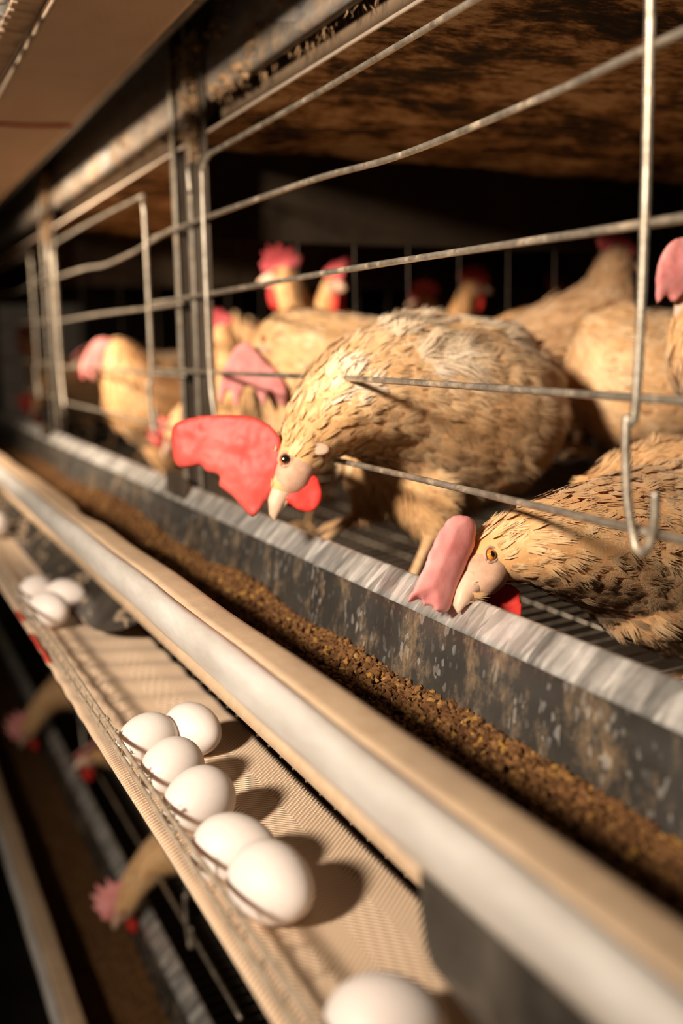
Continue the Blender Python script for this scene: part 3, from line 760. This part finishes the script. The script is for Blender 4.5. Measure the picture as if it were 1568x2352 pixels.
def hen(label, spine, extra=(), mat='cream', nf=3500, voxel=.0055, head=None, legs=(), tail=None, group='hens in the middle cages', fluff=.25, size=1.0, seed=1, base=None, px=True, barbs=7, bw=1.3, tuft=None):
    """spine: (px, py, depth, radius px) from head to tail; builds the body as one skin, then its parts"""
    def conv(q):
        if not px: return (*q[:3], q[3])
        p = at(q[0], q[1], q[2]); return (p.x, p.y, p.z, q[3] * q[2] / FPX)
    sp = [conv(q) for q in spine]; ex = [[conv(q) for q in e] for e in extra]
    if base is None:
        xs = [q for q in sp]; mid = xs[len(xs) * 2 // 3]; base = (mid[0], mid[1], min(q[2] - q[3] for q in sp))
    root = empty('hen', base); tag(root, label, 'hen', group)
    o = Vector(base)
    def loc(q): return (q[0] - o.x, q[1] - o.y, q[2] - o.z, q[3])
    sp = [loc(q) for q in sp]; ex = [[loc(q) for q in e] for e in ex]
    bm = bmesh.new(); S = chain_spheres(bm, sp)
    for e in ex: chain_spheres(bm, e)
    me = organic(bm, voxel, 5, .5); set_tone(me)
    link('body', me, M[mat], root)
    bald = []
    if head:
        h = dict(head); kw = h.pop('kw', {})
        def W(p): return Vector(p) - o
        c = W(h['c']); 
        for key in ('comb',):
            if kw.get(key): kw[key] = [W(p) for p in kw[key]]
        if kw.get('wattles') is not None: kw['wattles'] = [[W(p) for p in wl] for wl in kw['wattles']]
        head_parts(root, c, h['f'], h['u'], h.get('r', .021), **kw)
        f_ = Vector(h['f']).normalized(); bald = [(c + f_ * .014, h.get('r', .021) * .98)]
    plumage(me, S, nf, M[mat], root, bald, size, fluff=fluff, seed=seed, barbs=barbs, bw=bw)
    if tuft: plumage(me, S, tuft[0], M['fluff'], root, (), size * 1.35, fluff=.9, seed=seed + 50, name='loose_feathers', barbs=13, bw=.9, only=[(Vector(c) - o, r) for c, r in tuft[1]])
    for (a, b, c_, fd) in legs: leg(root, Vector(a) - o, Vector(b) - o, Vector(c_) - o, fd)
    if tail: tail_fan(root, Vector(tail[0]) - o, tail[1], tail[2], mat, L=tail[3] if len(tail) > 3 else .1)
    return root

# --- the hen in the middle, reaching out over the trough
def O(lst, d0, d1=None):
    """outline pixels at a depth (d1: depth at the last third of x range)"""
    xs = [p[0] for p in lst]; a, b = min(xs), max(xs)
    return [at(x, y, d0 if d1 is None else d0 + (d1 - d0) * (x - a) / (b - a)) for x, y in lst]
hc = at(686, 1052, .893); bt = at(613, 1196, .885); cu = at(600, 1010, .893)
hen('cream hen with big red flopping comb reaching between the bars over the trough',
    [(682, 1056, .893, 56), (704, 1014, .905, 66), (752, 962, .925, 92), (812, 922, .955, 128), (890, 905, 1.0, 165), (985, 925, 1.06, 205), (1075, 950, 1.12, 210), (1140, 935, 1.18, 165), (1180, 905, 1.23, 110)],
    [[(660, 1098, .890, 40), (645, 1122, .888, 28)], [(950, 1060, 1.05, 120), (965, 1140, 1.04, 75), (985, 1205, 1.03, 24)], [(860, 1060, 1.09, 75), (850, 1120, 1.10, 48), (832, 1160, 1.10, 22)],
     [(1085, 850, 1.10, 110), (1160, 810, 1.2, 70), (1190, 790, 1.26, 30)]],
    'cream', 7500, .0042,
    head=dict(c=hc, f=bt - hc, u=cu - hc, r=.0225, kw=dict(fs=1.28, bulge=.004, pupil=.0039,
        comb=O([(640, 1000), (650, 1040), (644, 1085), (630, 1122), (610, 1152), (582, 1188), (556, 1166), (532, 1138), (502, 1114), (506, 1092), (474, 1084), (462, 1068), (436, 1074), (404, 1068), (394, 1022), (398, 978), (434, 962), (480, 954), (530, 954), (578, 958), (618, 976)], .905, .886),
        comb_n=RM @ Vector((.25, .25, 1)), combmat='combred',
        wattles=[O([(652, 1148), (668, 1122), (700, 1096), (724, 1090), (738, 1122), (737, 1152), (715, 1176), (684, 1172)], .885), O([(640, 1140), (660, 1120), (690, 1100), (700, 1130), (690, 1160), (660, 1165)], .905)])),
    legs=[(at(978, 1190, 1.03), at(992, 1222, 1.03), at(925, 1375, 1.03), (-1, 0, 0)), (at(845, 1140, 1.10), at(838, 1166, 1.10), at(715, 1262, 1.10), (-1, .2, 0))],
    tail=(at(1185, 830, 1.24), (1, .45, .35), (0, 0, 1), .07), fluff=.15, size=1.05, seed=11, barbs=11, bw=1.0, tuft=(9000, [(at(930, 745, .97), .036), (at(1010, 800, .96), .030), (at(1095, 765, 1.07), .034), (at(800, 850, .88), .034)]))

# --- the hen at the right, head under the lowest bar
hc = at(1122, 1288, .742); bt = at(1035, 1402, .715); cu = at(1050, 1215, .735)
hen('buff hen pecking under the lowest bar with a pink comb folded over its face',
    [(1124, 1284, .742, 62), (1165, 1262, .745, 76), (1225, 1250, .752, 96), (1300, 1248, .775, 122), (1395, 1250, .82, 158), (1500, 1262, .88, 195), (1610, 1255, .95, 215), (1720, 1210, 1.03, 185), (1790, 1150, 1.10, 100)],
    [[(1086, 1330, .735, 44), (1066, 1356, .728, 32)], [(1470, 1340, .86, 135), (1560, 1380, .92, 130)], [(1370, 1120, .93, 40), (1440, 1112, .95, 75), (1530, 1112, .97, 105), (1630, 1120, 1.0, 120)], [(1600, 1400, .95, 90), (1610, 1480, .95, 40)]],
    'buff', 6500, .0045,
    head=dict(c=hc, f=bt - hc, u=cu - hc, r=.0212, kw=dict(fs=1.15, bulge=.008,
        comb=O([(1094, 1212), (1086, 1190), (1062, 1183), (1034, 1188), (1014, 1214), (990, 1262), (966, 1322), (950, 1352), (938, 1386), (964, 1372), (972, 1384), (978, 1402), (984, 1376), (994, 1388), (1000, 1404), (1014, 1408), (1030, 1402), (1040, 1376), (1052, 1340), (1070, 1296), (1090, 1250)], .705, .728),
        comb_n=RM @ Vector((-.35, .1, 1)), combmat='combpink',
        wattles=[O([(1090, 1345), (1130, 1340), (1180, 1345), (1194, 1380), (1196, 1418), (1160, 1405), (1120, 1390)], .752), O([(1100, 1345), (1150, 1350), (1170, 1395), (1130, 1390)], .765)])),
    legs=[(at(1600, 1450, .95), at(1610, 1500, .95), at(1560, 1600, .95), (-1, 0, 0)), (at(1640, 1440, 1.02), at(1650, 1480, 1.02), at(1600, 1560, 1.02), (-1, 0, 0))],
    tail=(at(1790, 1140, 1.1), (1, .2, .4), (0, 0, 1), .1), fluff=.25, size=1.0, seed=12, barbs=11, bw=1.0)

# --- the hen behind, comb hanging over the bar
hc = at(616, 788, 1.27); bt = at(560, 880, 1.25); cu = at(560, 765, 1.26)
hen('pale cream hen behind the reaching hen, large pink comb hanging below the bar',
    [(618, 790, 1.27, 46), (650, 772, 1.275, 58), (705, 785, 1.28, 78), (770, 815, 1.29, 98), (850, 845, 1.31, 118), (930, 865, 1.34, 132), (1010, 855, 1.37, 115), (1060, 820, 1.40, 65)],
    [[(600, 825, 1.265, 30), (590, 845, 1.26, 22)], [(740, 880, 1.29, 90), (800, 940, 1.31, 95)], [(700, 850, 1.285, 85), (655, 905, 1.30, 75), (690, 975, 1.315, 85)], [(830, 960, 1.33, 60), (835, 1060, 1.33, 25)]],
    'cream', 3500, .006,
    head=dict(c=hc, f=bt - hc, u=cu - hc, r=.022, kw=dict(
        comb=O([(566, 782), (540, 800), (520, 832), (508, 866), (502, 912), (508, 930), (520, 900), (530, 898), (538, 930), (546, 936), (556, 898), (572, 886), (586, 896), (600, 926), (606, 930), (618, 898), (628, 902), (640, 928), (656, 930), (656, 890), (640, 858), (610, 832), (588, 806)], 1.225, 1.242),
        comb_n=RM @ Vector((0, .1, 1)), combmat='combpink')),
    legs=[(at(835, 1040, 1.33), at(838, 1080, 1.33), at(815, 1205, 1.33), (-1, 0, 0)), (at(900, 1030, 1.39), at(905, 1070, 1.39), at(880, 1185, 1.39), (-1, 0, 0))],
    fluff=.1, size=1.0, seed=13)
# --- hens crowding at the right
hen('cream rump of a hen between the reaching hen and the hooked upright',
    [(1672, 655, 1.53, 42), (1664, 710, 1.51, 55), (1645, 790, 1.47, 95), (1595, 870, 1.40, 150), (1525, 890, 1.32, 175), (1450, 865, 1.26, 150), (1385, 815, 1.25, 80)],
    [[(1400, 790, 1.25, 85), (1440, 760, 1.25, 70)], [(1520, 1010, 1.32, 80), (1520, 1090, 1.32, 30)], [(1405, 900, 1.25, 85), (1440, 960, 1.25, 90)]], 'cream', 3500, .006,
    head=dict(c=at(1672, 655, 1.53), f=(.6, .5, -.1), u=(0, 0, 1), kw=dict()),
    legs=[(at(1520, 1070, 1.32), at(1530, 1110, 1.32), at(1515, 1195, 1.32), (.6, .5, 0)), (at(1570, 1060, 1.38), at(1580, 1100, 1.38), at(1565, 1180, 1.38), (.6, .5, 0))], fluff=.4, seed=14)
hen('buff hen at the right edge, pink comb raised above the others',
    [(1606, 668, 1.0, 54), (1612, 720, 1.0, 66), (1625, 790, 1.0, 96), (1680, 860, 1.08, 130), (1745, 895, 1.13, 140), (1815, 890, 1.19, 118), (1860, 845, 1.24, 60)],
    [[(1585, 690, .995, 30), (1572, 700, .99, 20)], [(1745, 1000, 1.17, 75), (1745, 1080, 1.17, 28)]], 'buff', 3000, .0055,
    head=dict(c=at(1604, 668, 1.0), f=at(1535, 735, .98) - at(1604, 668, 1.0), u=(0, 0, 1), kw=dict(
        comb=O([(1612, 620), (1596, 570), (1570, 548), (1540, 556), (1520, 584), (1508, 630), (1506, 672), (1512, 696), (1530, 676), (1548, 694), (1566, 676), (1590, 664), (1604, 650)], .965, .985), comb_n=RM @ Vector((.2, .2, 1)), combmat='combpink')),
    legs=[(at(1745, 1060, 1.17), at(1755, 1110, 1.17), at(1735, 1250, 1.17), (-1, -.5, 0)), (at(1790, 1040, 1.24), at(1800, 1090, 1.24), at(1780, 1225, 1.24), (-1, -.5, 0))], fluff=.4, seed=15)
hen('tan hen behind the rump of the reaching hen, neck raised and facing away',
    [(1412, 604, 1.46, 40), (1400, 640, 1.46, 50), (1390, 690, 1.46, 70), (1350, 760, 1.46, 105), (1290, 800, 1.46, 118), (1220, 805, 1.46, 90), (1165, 790, 1.46, 45)],
    [[(1330, 900, 1.46, 60), (1330, 960, 1.46, 26)]], 'tan', 2200, .0065,
    head=dict(c=at(1414, 602, 1.46), f=(.75, -.1, -.15), u=(0, .1, 1), kw=dict(combmat='combdark', tilt=.6)),
    legs=[(at(1330, 940, 1.46), at(1335, 970, 1.46), at(1320, 1045, 1.46), (1, 0, 0)), (at(1290, 930, 1.42), at(1295, 960, 1.42), at(1280, 1030, 1.42), (1, 0, 0))], fluff=.25, seed=16)
# --- template hens for the other cages (local metres, facing +X, standing on z = 0)
def template(kind, mat, seed, combmat, tilt):
    if kind == 'up':
        nk = [(.198, 0, .362, .0215), (.186, 0, .335, .026), (.172, 0, .295, .034), (.140, 0, .240, .058)]; hc_, hf = (.200, 0, .363), (1, 0, -.12)
    elif kind == 'down':
        nk = [(.330, 0, .150, .0215), (.305, 0, .185, .027), (.262, 0, .215, .037), (.19, 0, .222, .062)]; hc_, hf = (.331, 0, .149), (.55, 0, -.85)
    else:
        nk = [(.285, 0, .262, .0215), (.262, 0, .262, .027), (.225, 0, .252, .037), (.165, 0, .232, .060)]; hc_, hf = (.287, 0, .261), (.95, 0, -.3)
    sp = nk + [(.085, 0, .198, .084), (.015, 0, .186, .092), (-.055, 0, .196, .084), (-.115, 0, .222, .060), (-.165, 0, .250, .030)]
    ex = [[(0, s, .135, .045), (.005, s, .085, .018)] for s in (.042, -.042)] + [[(.06, s, .215, .045), (-.03, s, .212, .048), (-.11, s * .7, .232, .020)] for s in (.05, -.05)] + [[(-.11, 0, .24, .045), (-.17, 0, .285, .022)]]
    r = hen('template', sp, ex, mat, 1800, .0075, head=dict(c=Vector(hc_), f=hf, u=(hf[2] * -1 + .15, 0, 1) if kind != 'down' else (.85, 0, .55), kw=dict(combmat=combmat, tilt=tilt)),
            legs=[((.005, s, .09), (-.012, s, .072), (.012, s, .006), (1, 0, 0)) for s in (.042, -.042)], tail=((-.15, 0, .265), (-1, 0, .75), (0, 0, 1), .10), fluff=.15, seed=seed, base=(0, 0, 0), px=False, size=1.15, barbs=5, bw=1.8)
    return r
TPL = {'up': template('up', 'buff', 21, 'combdark', .8), 'down': template('down', 'cream', 22, 'combpink', -.9), 'fwd': template('fwd', 'buff', 23, 'combpink', 1.3)}
used = set()
def place(kind, x, y, z, yaw, label, group, scale=1.0, comb=None):
    t = TPL[kind]
    o = t if kind not in used else copy_tree(t)
    used.add(kind); o.name = 'hen'
    o.location = (x, y, z); o.rotation_euler = (0, 0, radians(yaw)); o.scale = (scale,) * 3
    tag(o, label, 'hen', group)
    comb = comb or {'up': 'combdark', 'down': 'combpink', 'fwd': 'combpink'}[kind]
    if comb:
        for c in o.children:
            if c.name.startswith('comb'): c.material_slots[0].link = 'OBJECT'; c.material_slots[0].material = M[comb]
    return o
FZ = lambda x: -.3205 + max(0, x - .28) * .055 + .002
def spot(px, py, depth, kind, yaw, label, group, scale=1.0, z=None, comb=None):
    """put a hen so that its head centre is at the given place; feet on the cage floor"""
    h = {'up': (.2, .363), 'down': (.331, .149), 'fwd': (.287, .261)}[kind]
    p = at(px, py, depth); a = radians(yaw)
    x = p.x - cos(a) * h[0] * scale; y = p.y - sin(a) * h[0] * scale
    return place(kind, x, y, FZ(x) if z is None else z, yaw, label, group, scale, comb)
G2 = 'hens in the second cage'; G3 = 'hens far down the row'; GL = 'hens in the tier below'
spot(650, 640, 1.755, 'up', 141, 'hen with its face turned left, first of the dim heads under the third bar', G2, 1.10)
spot(765, 625, 2.046, 'up', -84, 'hen with red face beside the first dim head, beyond the partition', G2, 1.10)
spot(975, 675, 2.167, 'up', 151, 'hen with dark red comb, dim and low beyond the partition', G2, .95)
spot(1085, 645, 2.321, 'up', -38, 'hen with bright red comb and face, upright beyond the partition', G2, 1.07, comb='combred')
spot(1280, 650, 2.635, 'up', -1, 'shadowed hen with a dark purplish comb at the rear', G2, 1.02)
hen('buff hen with a pale pink comb left of the nearest post',
    [(272, 812, 1.95, 40), (286, 836, 1.95, 52), (302, 876, 1.96, 70), (332, 928, 1.98, 88), (388, 945, 2.02, 94), (450, 935, 2.07, 80), (500, 905, 2.12, 42)],
    [[(258, 830, 1.94, 26), (248, 842, 1.935, 18)], [(370, 1010, 2.01, 50), (372, 1060, 2.01, 20)]], 'buff', 2400, .007,
    head=dict(c=at(268, 815, 1.95), f=at(218, 862, 1.93) - at(268, 815, 1.95), u=(0, 0, 1), kw=dict(combmat='combpink',
        comb=O([(262, 786), (244, 776), (218, 782), (198, 810), (186, 842), (190, 872), (202, 858), (214, 874), (226, 854), (246, 852), (262, 838)], 1.915, 1.93), comb_n=RM @ Vector((.1, .2, 1)))),
    legs=[(at(372, 1050, 2.01), at(376, 1075, 2.01), at(366, 1118, 2.01), (-.6, .5, 0)), (at(410, 1040, 2.06), at(414, 1065, 2.06), at(404, 1108, 2.06), (-.6, .5, 0))], group=G2, fluff=.15, seed=31)
spot(392, 905, 1.784, 'down', 180, 'hen stooping beside the nearest post with a drooping red comb', G2, .87, comb='combred')
spot(510, 715, 1.70, 'up', 106, 'tan hen standing behind the nearest post', G2, .88)
spot(190, 745, 2.45, 'fwd', 215, 'blurred tan hen behind the second post', G3, 1.0)
spot(78, 905, 2.75, 'down', 225, 'blurred hen with a red comb at the left edge, beyond the second post', G3, .95, comb='combred')
spot(60, 800, 3.1, 'up', 200, 'farthest blurred brown hen at the left edge', G3, .9)
LZ = lambda x: FZ(x + .025) - .72
def low(px, py, depth, kind, yaw, label, scale=1.0):
    p = at(px, py, depth); h = {'up': (.2, .363), 'down': (.331, .149), 'fwd': (.287, .261)}[kind]; a = radians(yaw)
    x = p.x - cos(a) * h[0] * scale; y = p.y - sin(a) * h[0] * scale
    return place(kind, x, y, LZ(x), yaw, label, GL, scale)
low(282, 2020, 1.62, 'down', 190, 'nearest hen of the lower tier, pink comb over the lower trough', .95)
low(205, 1690, 1.95, 'fwd', 200, 'lower tier hen with a pink comb just under the egg belt', .95)
low(60, 1600, 2.35, 'down', 195, 'lower tier hen at the left edge with a dark purple comb', 1.0)
